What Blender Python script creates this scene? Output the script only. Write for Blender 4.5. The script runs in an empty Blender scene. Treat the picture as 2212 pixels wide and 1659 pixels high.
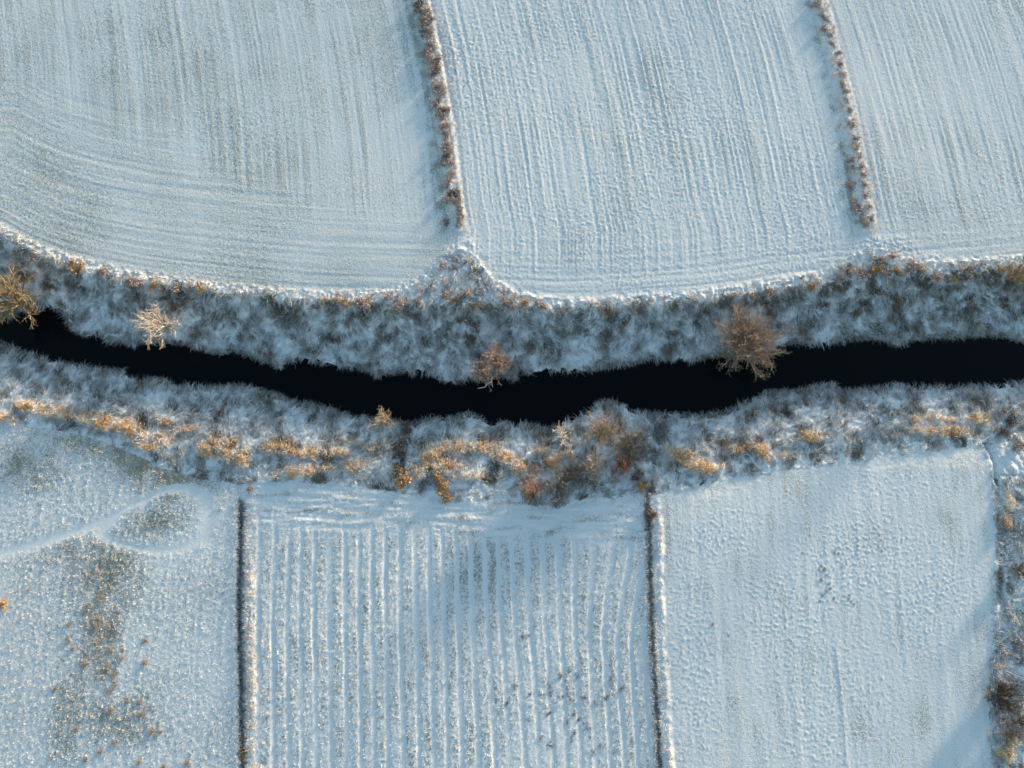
import bpy, math, numpy as np
from math import radians, sin, cos, pi
S = bpy.context.scene
COL = S.collection

# ------------------------------------------------------------------ camera, world, sun, exposure
TILT = radians(9.0); CAM_H = 100.0; LENS = 24.0
cam_d = bpy.data.cameras.new('camera'); cam = bpy.data.objects.new('camera', cam_d); COL.objects.link(cam)
cam.location = (0, 0, CAM_H); cam.rotation_euler = (TILT, 0, 0)
cam_d.lens = LENS; cam_d.sensor_width = 36; cam_d.clip_start = 1; cam_d.clip_end = 8000
S.camera = cam
SUN_EL = radians(4.8); SUN_AZ = radians(43)          # azimuth measured from +Y towards +X
w = bpy.data.worlds.new('World'); S.world = w; w.use_nodes = True
nt = w.node_tree; bg = nt.nodes['Background']
sky = nt.nodes.new('ShaderNodeTexSky'); sky.sky_type = 'NISHITA'; sky.sun_disc = False
sky.sun_elevation = SUN_EL; sky.sun_rotation = SUN_AZ
sky.altitude = 0; sky.air_density = 1.0; sky.dust_density = 0.3; sky.ozone_density = 1.15
nt.links.new(sky.outputs[0], bg.inputs[0]); bg.inputs[1].default_value = 0.15
sd = bpy.data.lights.new('sun', 'SUN'); sd.energy = 3.3; sd.angle = radians(6.0); sd.color = (1.0, 0.76, 0.53)
so = bpy.data.objects.new('sun', sd); COL.objects.link(so)
so.rotation_euler = (pi/2 - SUN_EL, 0, pi - SUN_AZ); so.location = (60, 60, 60)
S.view_settings.view_transform = 'Standard'; S.view_settings.look = 'None'
S.view_settings.gamma = 1.0; S.view_settings.use_curve_mapping = False
S.view_settings.exposure = 1.53
S.cycles.max_bounces = 5; S.cycles.diffuse_bounces = 3

# ------------------------------------------------------------------ helpers
FPX = 2212 * LENS / 36.0
def G(px, py, z=0.0):
    """point of the 2212-wide photo -> ground point at height z"""
    px = np.asarray(px, float); py = np.asarray(py, float)
    dx = (px - 1106) / FPX; dy = (829.5 - py) / FPX
    c, s = cos(TILT), sin(TILT)
    wy = dy * c + s; wz = dy * s - c
    t = (z - CAM_H) / wz
    return dx * t, wy * t
def line(pts, z=0.0, swap=False):
    a = np.array(pts, float); x, y = G(a[:, 0], a[:, 1], z)
    if swap: o = np.argsort(y); return y[o], x[o]
    o = np.argsort(x); return x[o], y[o]
rng = np.random.default_rng(7)
_GR = [rng.uniform(0, 2*pi, (256, 256)).astype(np.float32) for _ in range(4)]
_GC = [(np.cos(g), np.sin(g)) for g in _GR]
def perlin(x, y, seed=0):
    gc, gs = _GC[seed % 4]
    ang = seed * 1.37 + .4
    c, s = cos(ang), sin(ang)
    X = x*c - y*s + seed*17.31; Y = x*s + y*c + seed*9.77
    return _perl(X, Y, gc, gs)
def _perl(X, Y, gc, gs):
    xi = np.floor(X); yi = np.floor(Y); fx = X - xi; fy = Y - yi
    xi = xi.astype(np.int64) & 255; yi = yi.astype(np.int64) & 255
    x1 = (xi+1) & 255; y1 = (yi+1) & 255
    u = fx*fx*fx*(fx*(fx*6-15)+10); v = fy*fy*fy*(fy*(fy*6-15)+10)
    n00 = gc[xi, yi]*fx + gs[xi, yi]*fy
    n10 = gc[x1, yi]*(fx-1) + gs[x1, yi]*fy
    n01 = gc[xi, y1]*fx + gs[xi, y1]*(fy-1)
    n11 = gc[x1, y1]*(fx-1) + gs[x1, y1]*(fy-1)
    a = n00 + u*(n10-n00); b = n01 + u*(n11-n01)
    return (a + v*(b-a)) * 1.5
def aniso(u, v, su, sv, seed):
    """noise stretched along v (no rotation)"""
    gc, gs = _GC[seed % 4]
    return _perl(u/su + seed*13.7, v/sv + seed*5.3, gc, gs)
def fbm(x, y, sc, seed=0, octv=3, g=.5):
    r = 0; a = 1; t = 0
    for i in range(octv):
        r = r + a*perlin(x/sc, y/sc, seed+i); t += a; a *= g; sc *= .5
    return r / t
def sstep(a, b, x):
    t = np.clip((x-a)/(b-a), 0, 1); return t*t*(3-2*t)
def blobs(x, y, lst, z=0.0, soft=1.0):
    """soft mask from ellipses given in photo px (cx, cy, rx, ry, angle, weight)"""
    m = np.zeros(np.shape(x), np.float32)
    for cx, cy, rx, ry, an, wt in lst:
        X, Y = G(cx, cy, z); k = 1/14.6
        a = radians(-an); dx = x - X; dy = y - Y
        u = (dx*cos(a) + dy*sin(a)) / (rx*k); v = (-dx*sin(a) + dy*cos(a)) / (ry*k)
        m = np.maximum(m, wt*np.clip((1.35 - np.sqrt(u*u+v*v))/(.7*soft), 0, 1))
    return m

# ------------------------------------------------------------------ survey lines (photo px -> metres)
WATER_Z = -3.6; SZ = -1.1
N_SHORE = [(0,690),(68,668),(100,662),(135,676),(150,705),(182,726),(213,724),(236,738),(289,743),(330,736),(365,738),(399,743),
 (437,753),(471,762),(505,757),(543,770),(578,783),(604,793),(623,781),(654,774),(684,783),(715,790),(743,794),(789,794),(812,815),(830,806),
 (865,801),(918,807),(945,811),(964,829),(1002,822),(1040,815),(1078,809),(1112,821),(1120,798),(1150,809),(1192,800),(1245,804),(1283,798),
 (1329,790),(1367,787),(1397,775),(1443,776),(1490,780),(1543,768),(1615,768),(1672,756),(1699,741),(1729,739),(1756,747),(1790,742),(1824,737),
 (1862,729),(1890,732),(1915,737),(1942,748),(1976,730),(2010,733),(2052,730),(2090,726),(2128,724),(2174,726),(2212,737)]
S_SHORE = [(0,738),(49,757),(99,772),(152,783),(198,793),(266,800),(300,820),(327,816),(380,827),(437,836),(494,831),(543,833),(593,850),
 (646,869),(695,876),(722,888),(768,897),(804,904),(857,909),(888,916),(926,902),(979,901),(1017,891),(1044,901),(1055,912),(1089,908),
 (1097,920),(1127,912),(1180,923),(1207,916),(1237,901),(1275,885),(1298,864),(1340,868),(1367,885),(1397,889),(1444,893),(1501,895),(1558,891),
 (1607,870),(1657,846),(1710,844),(1748,836),(1797,827),(1816,842),(1847,840),(1900,834),(1934,827),(1976,830),(2052,827),(2128,825),(2212,817)]
N_TOP = [(0,492),(60,525),(120,550),(200,573),(300,594),(400,608),(500,619),(600,630),(700,638),(800,642),(900,646),(1000,648),(1100,648),
 (1200,652),(1300,650),(1400,642),(1500,636),(1600,624),(1700,608),(1800,598),(1900,590),(2000,582),(2100,576),(2212,565)]
N_EDGE = [(0,489),(60,522),(120,547),(200,570),(300,591),(400,606),(500,617),(600,628),(700,635),(800,633),(870,624),(915,600),(945,562),
 (985,535),(1030,560),(1060,598),(1090,622),(1130,638),(1180,646),(1250,650),(1330,646),(1400,640),(1500,634),(1600,621),(1700,604),
 (1780,588),(1830,560),(1880,535),(1940,560),(2000,568),(2100,562),(2212,556)]
S_EDGE = [(0,915),(100,925),(200,945),(300,985),(360,1015),(430,1035),(520,1045),(600,1042),(700,1045),(850,1062),(900,1075),(955,1094),
 (1000,1085),(1100,1078),(1160,1095),(1210,1100),(1260,1078),(1380,1072),(1440,1066),(1600,1030),(1800,1002),(2000,977),(2110,962),(2212,950)]
nsX, nsY = line(N_SHORE, WATER_Z+.3); ssX, ssY = line(S_SHORE, WATER_Z+.3)
ntX, ntY = line(N_TOP); neX, neY = line(N_EDGE); seX, seY = line(S_EDGE, SZ)
HEDGE1 = [(890,-60),(905,0),(928,100),(948,220),(964,330),(975,430),(988,500)]
HEDGE2 = [(1755,-60),(1768,0),(1792,100),(1825,220),(1845,330),(1862,420),(1872,500)]
DITCH1 = [(521,1085),(519,1200),(517,1300),(521,1450),(525,1660),(528,1760)]
DITCH2 = [(1396,1060),(1402,1150),(1404,1250),(1409,1400),(1416,1500),(1424,1660),(1430,1760)]
VERGE = [(2118,955),(2138,1000),(2146,1100),(2150,1200),(2146,1350),(2134,1500),(2140,1660),(2142,1760)]
h1 = line(HEDGE1, 0, True); h2 = line(HEDGE2, 0, True)
d1 = line(DITCH1, SZ, True); d2 = line(DITCH2, SZ, True); vg = line(VERGE, SZ, True)
def wig(x, y): return .35*perlin(x/1.1, y/1.1, 3) + .22*perlin(x/.45, y/.45, 5)
def yNS(x): return np.interp(x, nsX, nsY)+.45
def ySS(x): return np.interp(x, ssX, ssY)-.55-.5*sstep(50, 75, x)
def yNT(x): return np.interp(x, ntX, ntY)-.9
def yNE(x): return np.interp(x, neX, neY)
def ySE(x): return np.interp(x, seX, seY)
def along(l, y): return np.interp(y, l[0], l[1])
Y_D1 = G(521,1085,SZ)[1]; Y_D2 = G(1396,1064,SZ)[1]

def zone(x, y):
    """0-2 upper fields, 3 upper bank, 4 lower bank, 5-7 lower fields, 8-9 ditches, 10 verge"""
    mid = .5*(yNS(x)+ySS(x))
    z = np.where(y > yNE(x), 0, np.where(y > mid, 3, np.where(y > ySE(x), 4, 5)))
    up = z == 0
    z = np.where(up & (x > along(h1, y)), 1, z); z = np.where(up & (x > along(h2, y)), 2, z)
    lo = z == 5
    z = np.where(lo & (x > along(d1, y)), 6, z); z = np.where(lo & (x > along(d2, y)), 7, z)
    z = np.where(lo & (np.abs(x-along(d1, y)) < .95) & (y < Y_D1), 8, z)
    z = np.where(lo & (np.abs(x-along(d2, y)) < .85) & (y < Y_D2), 9, z)
    z = np.where((x > along(vg, y)) & (y < ySE(x)+2.5) & (y < G(2130, 955, SZ)[1]), 10, z)
    return z

# patches (photo px)
OR_S = [(8,900,24,14,20,1),(60,880,40,13,15,.9),(120,890,38,16,10,.9),(185,905,40,13,10,.8),(235,915,50,17,15,1),(285,935,34,20,45,1),(318,968,30,9,20,.8),
 (350,905,26,10,0,.5),(395,925,24,10,0,.7),(345,950,24,18,0,.6),(450,965,26,22,50,1),(490,975,30,24,30,1),(520,990,22,20,60,.8),(600,968,42,13,5,.9),(655,978,42,14,5,.9),(720,975,34,12,0,.7),(640,1018,38,10,0,1),
 (700,1015,30,8,0,.5),(760,1005,28,14,0,.5),(590,1030,30,6,0,.4),(790,962,24,9,0,.6),(740,950,20,8,0,.4),
 (930,985,34,22,-25,.9),(985,970,40,14,0,.9),(1040,968,38,14,0,1),(1085,990,30,14,20,.9),(1120,1012,30,14,20,1),(955,1010,36,18,0,.8),(1010,1030,34,10,0,.5),(905,1015,24,18,0,.7),
 (1170,975,20,10,0,.7),(1195,1000,26,14,-20,.9),(1225,985,18,12,0,.7),(1150,1015,22,8,0,.6),(1470,985,34,16,15,.9),(1500,1005,40,14,20,1),(1540,1010,26,10,0,.8),
 (1590,975,26,9,0,.6),(1640,972,28,15,20,.9),(1700,985,26,8,0,.35),(1750,945,34,11,0,.8),(1985,908,22,7,0,.6),(2030,905,36,8,5,.6),(2000,930,40,9,0,.5),(2060,935,40,12,0,.7),(2115,905,26,13,0,.8),
 (2165,1125,9,20,0,.7),(2172,1080,10,18,0,.5),(2168,1625,16,18,20,.9),(2180,1600,14,14,0,.6),(2150,1440,8,8,0,.4)]
ROUGH_DARK = [(225,1240,85,85,20,.62),(335,1125,80,38,-8,.42),(330,1015,140,55,25,.8),(170,960,150,26,12,.5),(215,1370,50,95,0,.8),(225,1440,30,40,0,.6),
              (150,1180,60,50,0,.4),(60,1000,80,60,0,.5),(250,1560,90,60,0,.35),(150,1540,40,110,0,.45)]
LOOP = [(335,1130,128,62,-8)]
MID_DARK = [(1040,1240,90,110,0,.85),(700,1350,160,200,0,.35),(1200,1250,120,120,0,.3),(600,1500,80,160,0,.3),(950,1500,220,150,0,.35),(1300,1450,90,180,0,.4)]
RIGHT_BUMP = [(1560,1150,110,60,-20,.8),(1900,1050,200,40,-5,.6),(1850,1200,170,110,0,.9),(1500,1420,60,230,0,.8),(1700,1320,120,120,20,.8),
              (2010,1290,90,150,35,.8),(1800,1480,160,120,0,.6),(1760,1600,130,60,0,.7)]
def loopmask(x, y):
    X, Y = G(335, 1128, SZ); k = 1/14.6; a = radians(10)
    dx = x-X; dy = y-Y; u = (dx*cos(a)+dy*sin(a))/(112*k); v = (-dx*sin(a)+dy*cos(a))/(56*k)
    v = v/(np.clip(1.05+.45*u, .35, 1.5))
    r = np.sqrt(u*u+v*v) + .05*perlin(x/3, y/3, 2)
    ring = np.exp(-((r-1)/.13)**2)
    tx, ty = G(np.array([-60,0,90,150,200,250]), np.array([1200,1195,1172,1150,1135,1120]), SZ)
    tr = np.exp(-((y-np.interp(x, tx, ty))/.8)**2) * sstep(tx[-1]+2, tx[-1]-1, x)
    return np.clip(ring+tr, 0, 1), r

def macro(x, y):
    """large shape of the land"""
    yt, ysn, yss = yNT(x), yNS(x), ySS(x)
    yss2 = yss + wig(x, y)*1.1; ysn2 = ysn + wig(x+31, y)*1.2
    n = .25*perlin(x/38, y/38, 1)
    t = (yt - y)/np.maximum(yt-ysn2, .5)
    zn = np.interp(t, [-.4, -.12, 0, .06, .18, .4, .7, .93, 1.0, 1.06, 1.25], [0, 0, .06, -.12, -.8, -1.65, -2.4, -3.05, -3.5, -4.3, -5.1]) + n*np.clip(1-t, 0, 1)
    s = yss2 - y
    zs = np.interp(s, [-3, -.5, 0, .5, 2.5, 5, 8, 12, 18], [-5.1, -4.5, -3.6, -3.15, -2.7, -2.0, -1.4, -1.12, SZ]) + n*sstep(6, 16, s)
    mid = .5*(ysn+yss)
    return np.where(y > mid, zn, zs)

def ground(x, y):
    """full height, and albedo attributes"""
    z = macro(x, y); zn = zone(x, y)
    yt, ysn, yss, ye, yse = yNT(x), yNS(x), ySS(x), yNE(x), ySE(x)
    far = np.clip(1 - np.maximum(np.abs(x)-90, 0)/40, 0, 1) * np.clip(1 - np.maximum(np.abs(y-20)-70, 0)/40, 0, 1)
    hx1, hx2 = along(h1, y), along(h2, y)
    # --- clods
    c1 = perlin(x/.46, y/.50, 0); c2 = perlin(x/.33, y/.36, 1); c3 = perlin(x/1.5, y/1.5, 2); c4 = perlin(x/.9, y/.9, 3)
    big = fbm(x, y, 22, 2, 3); big2 = fbm(x+200, y, 9, 1, 2)
    bare = np.zeros(x.shape, np.float32)
    # --- upper fields: drilled rows parallel to the hedges and headland rows parallel to the bank
    u = x - hx1
    d = np.maximum(y - ye - np.where(zn == 0, 0, 0), 0)
    dsm = y - yt
    rows = .6*aniso(u, y, .62, 26, 1) + .65*aniso(u, y, .36, 18, 2) + .9*aniso(u, y, 1.9, 40, 3)*np.clip(.5+aniso(u, y, 5, 30, 0), 0, 1)
    trk = np.exp(-((np.mod(u+1.2*aniso(u*0, y, 1, 30, 1), 9.0)-4.5)/.28)**2) + np.exp(-((np.mod(u+1.2*aniso(u*0, y, 1, 30, 1), 9.0)-6.3)/.28)**2)
    rows = rows - .45*trk*np.clip(.5+2*aniso(u, y, 9, 20, 2), 0, 1)
    vv = x
    head = .6*aniso(dsm, vv, .62, 22, 2) + .8*aniso(dsm, vv, 1.5, 45, 0) + .3*aniso(dsm, vv, .35, 9, 3)
    head = head - .8*np.exp(-((dsm-2.3)/.22)**2) - .8*np.exp(-((dsm-4.1)/.22)**2) - .5*np.exp(-((dsm-8.2)/.25)**2) + .7*np.exp(-((dsm-.9)/.35)**2)
    hw0 = np.where(zn == 0, 15 + 12*sstep(-20, -75, x), np.where(zn == 1, 7.5, 8.5))
    wh = sstep(hw0+5, hw0-3, dsm); wr = sstep(hw0-5, hw0+2, dsm)*.9 + .1
    ampr = np.where(zn == 0, .020, np.where(zn == 1, .042, .028))*(.75+.7*np.clip(big2+.3, 0, 1.2))
    amph = np.where(zn == 0, .026, np.where(zn == 1, .03, .022))
    ampc = np.where(zn == 0, .014, np.where(zn == 1, .027, .016))*(.75+1.0*np.clip(big+.25, 0, 1))
    rid = 1.7*np.clip(.75*c1+.6*c2-.02, 0, 1)**1.15 + .2*c2
    hup = rows*ampr*wr + head*amph*wh + ampc*(rid*.8 + .6*c2 + .35*c4)
    up = zn <= 2
    bare = np.where(up, np.where(zn == 0, .48, np.where(zn == 1, .34, .40)) + .12*big2 + .14*big + .16*rows*wr - .12*trk*wr, bare)
    # smooth baulk beside the hedges, their left-side shadow partly put into the colour
    for hx, kk in ((hx1, 1.0), (hx2, .35)):
        e = x-hx
        smooth = np.exp(-((e+2.6)/1.3)**2)*up
        hup = hup*(1-.6*smooth)
        hup = hup + up*sstep(ye+1.6, ye+6, y)*(.06*kk*np.exp(-((e-1.35-.1*c4)/.28)**2)*(1+.6*c3) - .05*kk*np.exp(-((e-1.95)/.30)**2) + .13*np.exp(-(e/.9)**2) + .05*np.exp(-(e/1.3)**2)*(c1+c4))
        bare = np.where(up, bare + .35*np.exp(-((e+1.9)/.9)**2)*(.6+c3)*sstep(ye+1, ye+6, y), bare)  # darker, barer band deepens the hedge shadow on the snow
    z = z + np.where(up, hup*far, 0)
    # headland lip at the river edge
    lip = np.exp(-((y-ye-.15)/.38)**2)*(.05+.09*c4+.05*c1)
    z = z + np.where((zn <= 3), lip*far, 0)
    z = z + blobs(x, y, [(1000,540,40,26,0,1),(1905,540,75,30,0,1),(1990,560,60,14,0,.7)], 0)*(.13*np.abs(c1)+.10*np.abs(c4))*up*far
    # --- banks
    bk = (zn == 3) | (zn == 4)
    tuss = .26*np.abs(perlin(x/1.9, y/1.9, 1)) + .16*np.abs(perlin(x/.85, y/.85, 2)) + .05*c1
    depth = np.where(zn == 3, sstep(ysn-.2, ysn+1.2, y)*(.25+.75*sstep(yt+1, yt-2, y)), sstep(yss+.2, yss-1.2, y))
    z = z + np.where(bk, (tuss-.10)*depth*far, 0) + np.where((zn == 3) & (y > yt-.6), (.16*np.clip(c1+.5*c4, 0, 1)+.05*c2)*far, 0)
    bare = np.where(bk, .30 - .25*((zn == 3)*sstep(yt-.6, yt+.3, y)) + 1.2*fbm(x, y, 3.4, 1, 3) + .3*perlin(x/1.3, y/1.3, 0) + .15*c3, bare)
    z = z + .22*blobs(x, y, OR_S, SZ, 1.6)*(zn == 4)*far  # rise added under the dry grass so it catches the low sun
    # pale trodden path down the lower bank
    px_, py_ = G(428, 880, -3.0)
    path = np.exp(-((x-px_-.25*perlin(x/4, y/4, 0))/.42)**2)*(zn == 4)*sstep(yse-1, yse+3, y)
    z = z - .07*path; bare = bare - .6*path
    # gully on the lower bank, east
    gx, gy = G(np.array([1415,1412,1408]), np.array([975,1020,1060]), SZ-.3)
    gul = np.exp(-((x-np.interp(y, gy[::-1], gx[::-1]))/.30)**2)*sstep(gy[2]-1, gy[2]+.5, y)*sstep(gy[0]+1, gy[0]-.5, y)
    gx2, gy2 = G(np.array([880,862,868]), np.array([930,985,1040]), SZ-.3)
    gul2 = np.exp(-((x-np.interp(y, gy2[::-1], gx2[::-1]))/.7)**2)*sstep(gy2[2]-1, gy2[2]+.5, y)*sstep(gy2[0]+1, gy2[0]-.5, y)
    z = z - .45*gul - .4*gul2; bare = bare + .6*gul + .8*gul2
    # --- lower-left meadow
    lm, rr = loopmask(x, y)
    dk = blobs(x, y, ROUGH_DARK, SZ, 1.6); dk = np.clip(dk*(1.0+1.1*fbm(x, y, 3.2, 3, 3)+.5*aniso(x, y, 1.2, 8, 0)), 0, 1)
    tuft = np.clip(.7*perlin(x/.6, y/.8, 1)+.6*perlin(x/.37, y/.45, 6)+.12, 0, 1)*1.5
    rw = .5 + 1.1*aniso(x, y, .8, 9, 2)
    m5 = zn == 5
    h5 = (.018*rid + .016*c2 + .045*tuft*np.clip(.35+big2+.5*rw*.6, 0, 1.3) + .07*tuft*dk + .02*rw)*(1-.9*lm) - .03*lm
    z = z + np.where(m5, h5*far, 0)
    bare = np.where(m5, (.34 + .62*dk + .25*tuft*.6 + .15*big2)*(1-lm), bare)
    # --- lower-middle stubble: strong rows about 2 m apart
    P = 2.02
    ycor = G(1300, 1250, SZ)[1]
    bend = -sstep(G(1180,1200,SZ)[0], G(1400,1200,SZ)[0], x)*sstep(G(1300,1420,SZ)[1], G(1300,1150,SZ)[1], y)*3.2
    uu = x - along(d1, y)*.6 - along(d2, y)*.4 + bend + .12*aniso(x*0, y, 1, 5, 2) + .75*perlin(x/9, y/60, 4)
    ph = np.mod(uu, P)/P
    groove = sstep(.50, .56, ph)*sstep(.93, .80, ph)
    strip = 1-groove
    topy = np.interp(x, *line([(530,1110),(640,1150),(900,1140),(1050,1150),(1250,1160),(1400,1180)], SZ))
    topy = topy + 1.1*perlin(x/2.5, y*0, 1) + .8*aniso(x, y*0, .9, 1, 2); inr = sstep(topy+1.4, topy-1.8, y)
    mdk = blobs(x, y, MID_DARK, SZ, 1.3)
    smoothE = np.clip(blobs(x, y, [(1190,1600,110,60,0,1),(1150,1420,60,60,0,.5)], SZ, 1.2), 0, 1)
    lines = np.clip(.4+aniso(uu, y, 2.0, 9, 3)*1.6, 0, 1.3); gvar = np.clip(.75+1.3*aniso(uu, y, 2.4, 12, 0), .15, 1.3); strip = strip*(.8+.4*aniso(uu, y, .7, 6, 1)); groove = groove*gvar; strip = np.clip(strip, 0, 1.1)
    h6 = inr*(.045*strip*lines*(1-.6*smoothE) + .045*strip*tuft*(.6+.8*mdk)*(1-.5*smoothE) - .045*groove + .02*strip*rid)
    h6 = h6 + (1-inr)*(.035*head + .035*rid + .075*aniso(y+.06*x+.6*perlin(x/9, y/9, 2), x, .7, 8, 1) + .05*aniso(y-.05*x, x, .45, 4, 3)) + .010*c2
    m6 = zn == 6
    z = z + np.where(m6, h6*far, 0)
    bare = np.where(m6, inr*(strip*(.36+.28*mdk+.22*np.clip(c3, -.3, 1)-.2*smoothE+.25*c2)+.10+.2*c2) + (1-inr)*(.24+.55*aniso(y+.5*perlin(x/6, y/6, 1), x, .9, 6, 2)+.2*c3), bare)
    # --- lower-right field
    rb = blobs(x, y, RIGHT_BUMP, SZ, 1.5)
    m7 = zn == 7
    uv = x - along(d2, y)
    tr7 = np.exp(-((uv-26.0)/.25)**2)*sstep(G(1780,1380,SZ)[1]+1, G(1780,1420,SZ)[1]-1, y)
    h7 = .010*rid + .010*c2 + rb*(.038*np.clip(rid, 0, 1.2)+.010*c2) + .012*aniso(uv, y, .9, 14, 1)*1.2 + .02*aniso(uv, y, 1.6, 20, 2)*(1-.4*rb) + .035*tr7
    h7 = h7 + .10*np.exp(-((uv-1.55)/.4)**2)*(.6+c4)*sstep(Y_D2+1, Y_D2-1, y)
    z = z + np.where(m7, h7*far, 0)
    bare = np.where(m7, .36 + .3*fbm(x, y, 7, 3, 2) - .16*rb + .2*aniso(uv, y, 1.1, 12, 3), bare)
    # --- ditches
    for dd, y0, hw, dep in ((d1, Y_D1, .50, .85), (d2, Y_D2, .38, .7)):
        e = x-along(dd, y); on = sstep(y0+.8, y0-.6, y)
        e2 = e + .22*c4 + .15*c2
        z = z - on*dep*np.exp(-(np.abs(e2)/hw)**3)*(.85+.3*perlin(x/5, y/5, 1))
        z = z + on*.08*np.exp(-((e-1.55-.2*c4)/.38)**2)*(1+1.2*c4+.8*c1)*np.clip(.6+1.5*perlin(x/7, y/7, 2), .1, 1.3)
        bare = bare + on*1.1*np.exp(-(np.abs(e2)/(hw*1.15))**4)
    # --- verge on the right
    m10 = zn == 10
    z = z + np.where(m10, (tuss*.8-.06)*far, 0) + np.where(m10, -.5*np.exp(-((x-along(vg, y)-.9)/.35)**2)*sstep(G(0,1320,SZ)[1], G(0,1280,SZ)[1], y), 0)
    bare = np.where(m10, .45+.5*fbm(x, y, 4, 2, 3), bare)
    return z, np.clip(bare, 0, 1.2), zn
def gz(x, y):
    z, _, _ = ground(np.atleast_1d(np.asarray(x, float)), np.atleast_1d(np.asarray(y, float)))
    return z

# ------------------------------------------------------------------ mesh helpers
def mesh_from(name, verts, faces, mats, smooth=True, col=None, attrs=None):
    me = bpy.data.meshes.new(name)
    k = faces.shape[1]; nf = len(faces)
    me.vertices.add(len(verts)); me.vertices.foreach_set('co', np.ascontiguousarray(verts, np.float32).ravel())
    me.loops.add(nf*k); me.loops.foreach_set('vertex_index', np.ascontiguousarray(faces, np.int32).ravel())
    me.polygons.add(nf); me.polygons.foreach_set('loop_start', np.arange(0, nf*k, k, dtype=np.int32))
    try: me.polygons.foreach_set('loop_total', np.full(nf, k, np.int32))
    except Exception: pass
    me.polygons.foreach_set('use_smooth', np.full(nf, smooth, bool))
    if col is not None:
        a = me.attributes.new('Col', 'FLOAT_COLOR', 'POINT')
        c = np.ones((len(verts), 4), np.float32); c[:, :3] = col; a.data.foreach_set('color', c.ravel())
    for n, v in (attrs or {}).items():
        a = me.attributes.new(n, 'FLOAT', 'POINT'); a.data.foreach_set('value', np.ascontiguousarray(v, np.float32))
    me.materials.append(mats)
    me.update(calc_edges=True)
    return me
def link(name, me, parent=None, **props):
    o = bpy.data.objects.new(name, me); COL.objects.link(o)
    if parent: o.parent = parent
    for k, v in props.items(): o[k] = v
    return o
def tree_mat(name): 
    m = bpy.data.materials.new(name); m.use_nodes = True; return m, m.node_tree, m.node_tree.nodes['Principled BSDF']

# ------------------------------------------------------------------ materials
def mk_ground():
    m, t, b = tree_mat('snow_and_turf')
    N, L = t.nodes.new, t.links.new
    co = N('ShaderNodeNewGeometry')
    at = N('ShaderNodeAttribute'); at.attribute_name = 'bare'
    ab = N('ShaderNodeAttribute'); ab.attribute_name = 'Col'
    n1 = N('ShaderNodeTexNoise'); n1.inputs['Scale'].default_value = 5.5; n1.inputs['Detail'].default_value = 3.5; n1.inputs['Roughness'].default_value = .7
    L(co.outputs['Position'], n1.inputs['Vector'])
    n2 = N('ShaderNodeTexNoise'); n2.inputs['Scale'].default_value = .5; n2.inputs['Detail'].default_value = 3
    L(co.outputs['Position'], n2.inputs['Vector'])
    # f = clamp((noise - (0.78 - 0.5*bare)) * 5)
    ma = N('ShaderNodeMath'); ma.operation = 'MULTIPLY_ADD'; L(at.outputs['Fac'], ma.inputs[0]); ma.inputs[1].default_value = .50; ma.inputs[2].default_value = -.70
    mb = N('ShaderNodeMath'); mb.operation = 'ADD'; L(n1.outputs['Fac'], mb.inputs[0]); L(ma.outputs[0], mb.inputs[1])
    mc = N('ShaderNodeMath'); mc.operation = 'MULTIPLY'; mc.use_clamp = True; L(mb.outputs[0], mc.inputs[0]); mc.inputs[1].default_value = 5
    mix = N('ShaderNodeMix'); mix.data_type = 'RGBA'
    L(mc.outputs[0], mix.inputs['Factor'])
    sn = N('ShaderNodeMix'); sn.data_type = 'RGBA'; L(n2.outputs['Fac'], sn.inputs['Factor'])
    sn.inputs['A'].default_value = (.70, .77, .80, 1); sn.inputs['B'].default_value = (.79, .84, .855, 1)
    L(sn.outputs['Result'], mix.inputs['A']); L(ab.outputs['Color'], mix.inputs['B'])
    L(mix.outputs['Result'], b.inputs['Base Color'])
    b.inputs['Roughness'].default_value = .85; b.inputs['Specular IOR Level'].default_value = .15
    n3 = N('ShaderNodeTexNoise'); n3.inputs['Scale'].default_value = 6.0; n3.inputs['Detail'].default_value = 3.0
    L(co.outputs['Position'], n3.inputs['Vector'])
    bp = N('ShaderNodeBump'); bp.inputs['Strength'].default_value = 1.0; bp.inputs['Distance'].default_value = .040
    L(n3.outputs['Fac'], bp.inputs['Height']); L(bp.outputs[0], b.inputs['Normal'])
    return m
def mk_veg(name, vary=.25, rough=.8, scale=6):
    m, t, b = tree_mat(name)
    N, L = t.nodes.new, t.links.new
    at = N('ShaderNodeAttribute'); at.attribute_name = 'Col'
    co = N('ShaderNodeNewGeometry'); n = N('ShaderNodeTexNoise'); n.inputs['Scale'].default_value = scale; n.inputs['Detail'].default_value = 2
    L(co.outputs['Position'], n.inputs['Vector'])
    mr = N('ShaderNodeMapRange'); L(n.outputs['Fac'], mr.inputs['Value']); mr.inputs['From Min'].default_value = .3; mr.inputs['From Max'].default_value = .7
    mr.inputs['To Min'].default_value = 1-vary; mr.inputs['To Max'].default_value = 1+vary
    mx = N('ShaderNodeVectorMath'); mx.operation = 'SCALE'; L(at.outputs['Color'], mx.inputs[0]); L(mr.outputs[0], mx.inputs['Scale'])
    L(mx.outputs[0], b.inputs['Base Color']); b.inputs['Roughness'].default_value = rough; b.inputs['Specular IOR Level'].default_value = .12
    return m
M_G = mk_ground(); M_GRASS = mk_veg('frosted_grass'); M_DRY = mk_veg('dry_grass', .2); M_BARK = mk_veg('bark', .3, .8, 9); M_LEAF = mk_veg('dead_leaves', .3)
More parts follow.
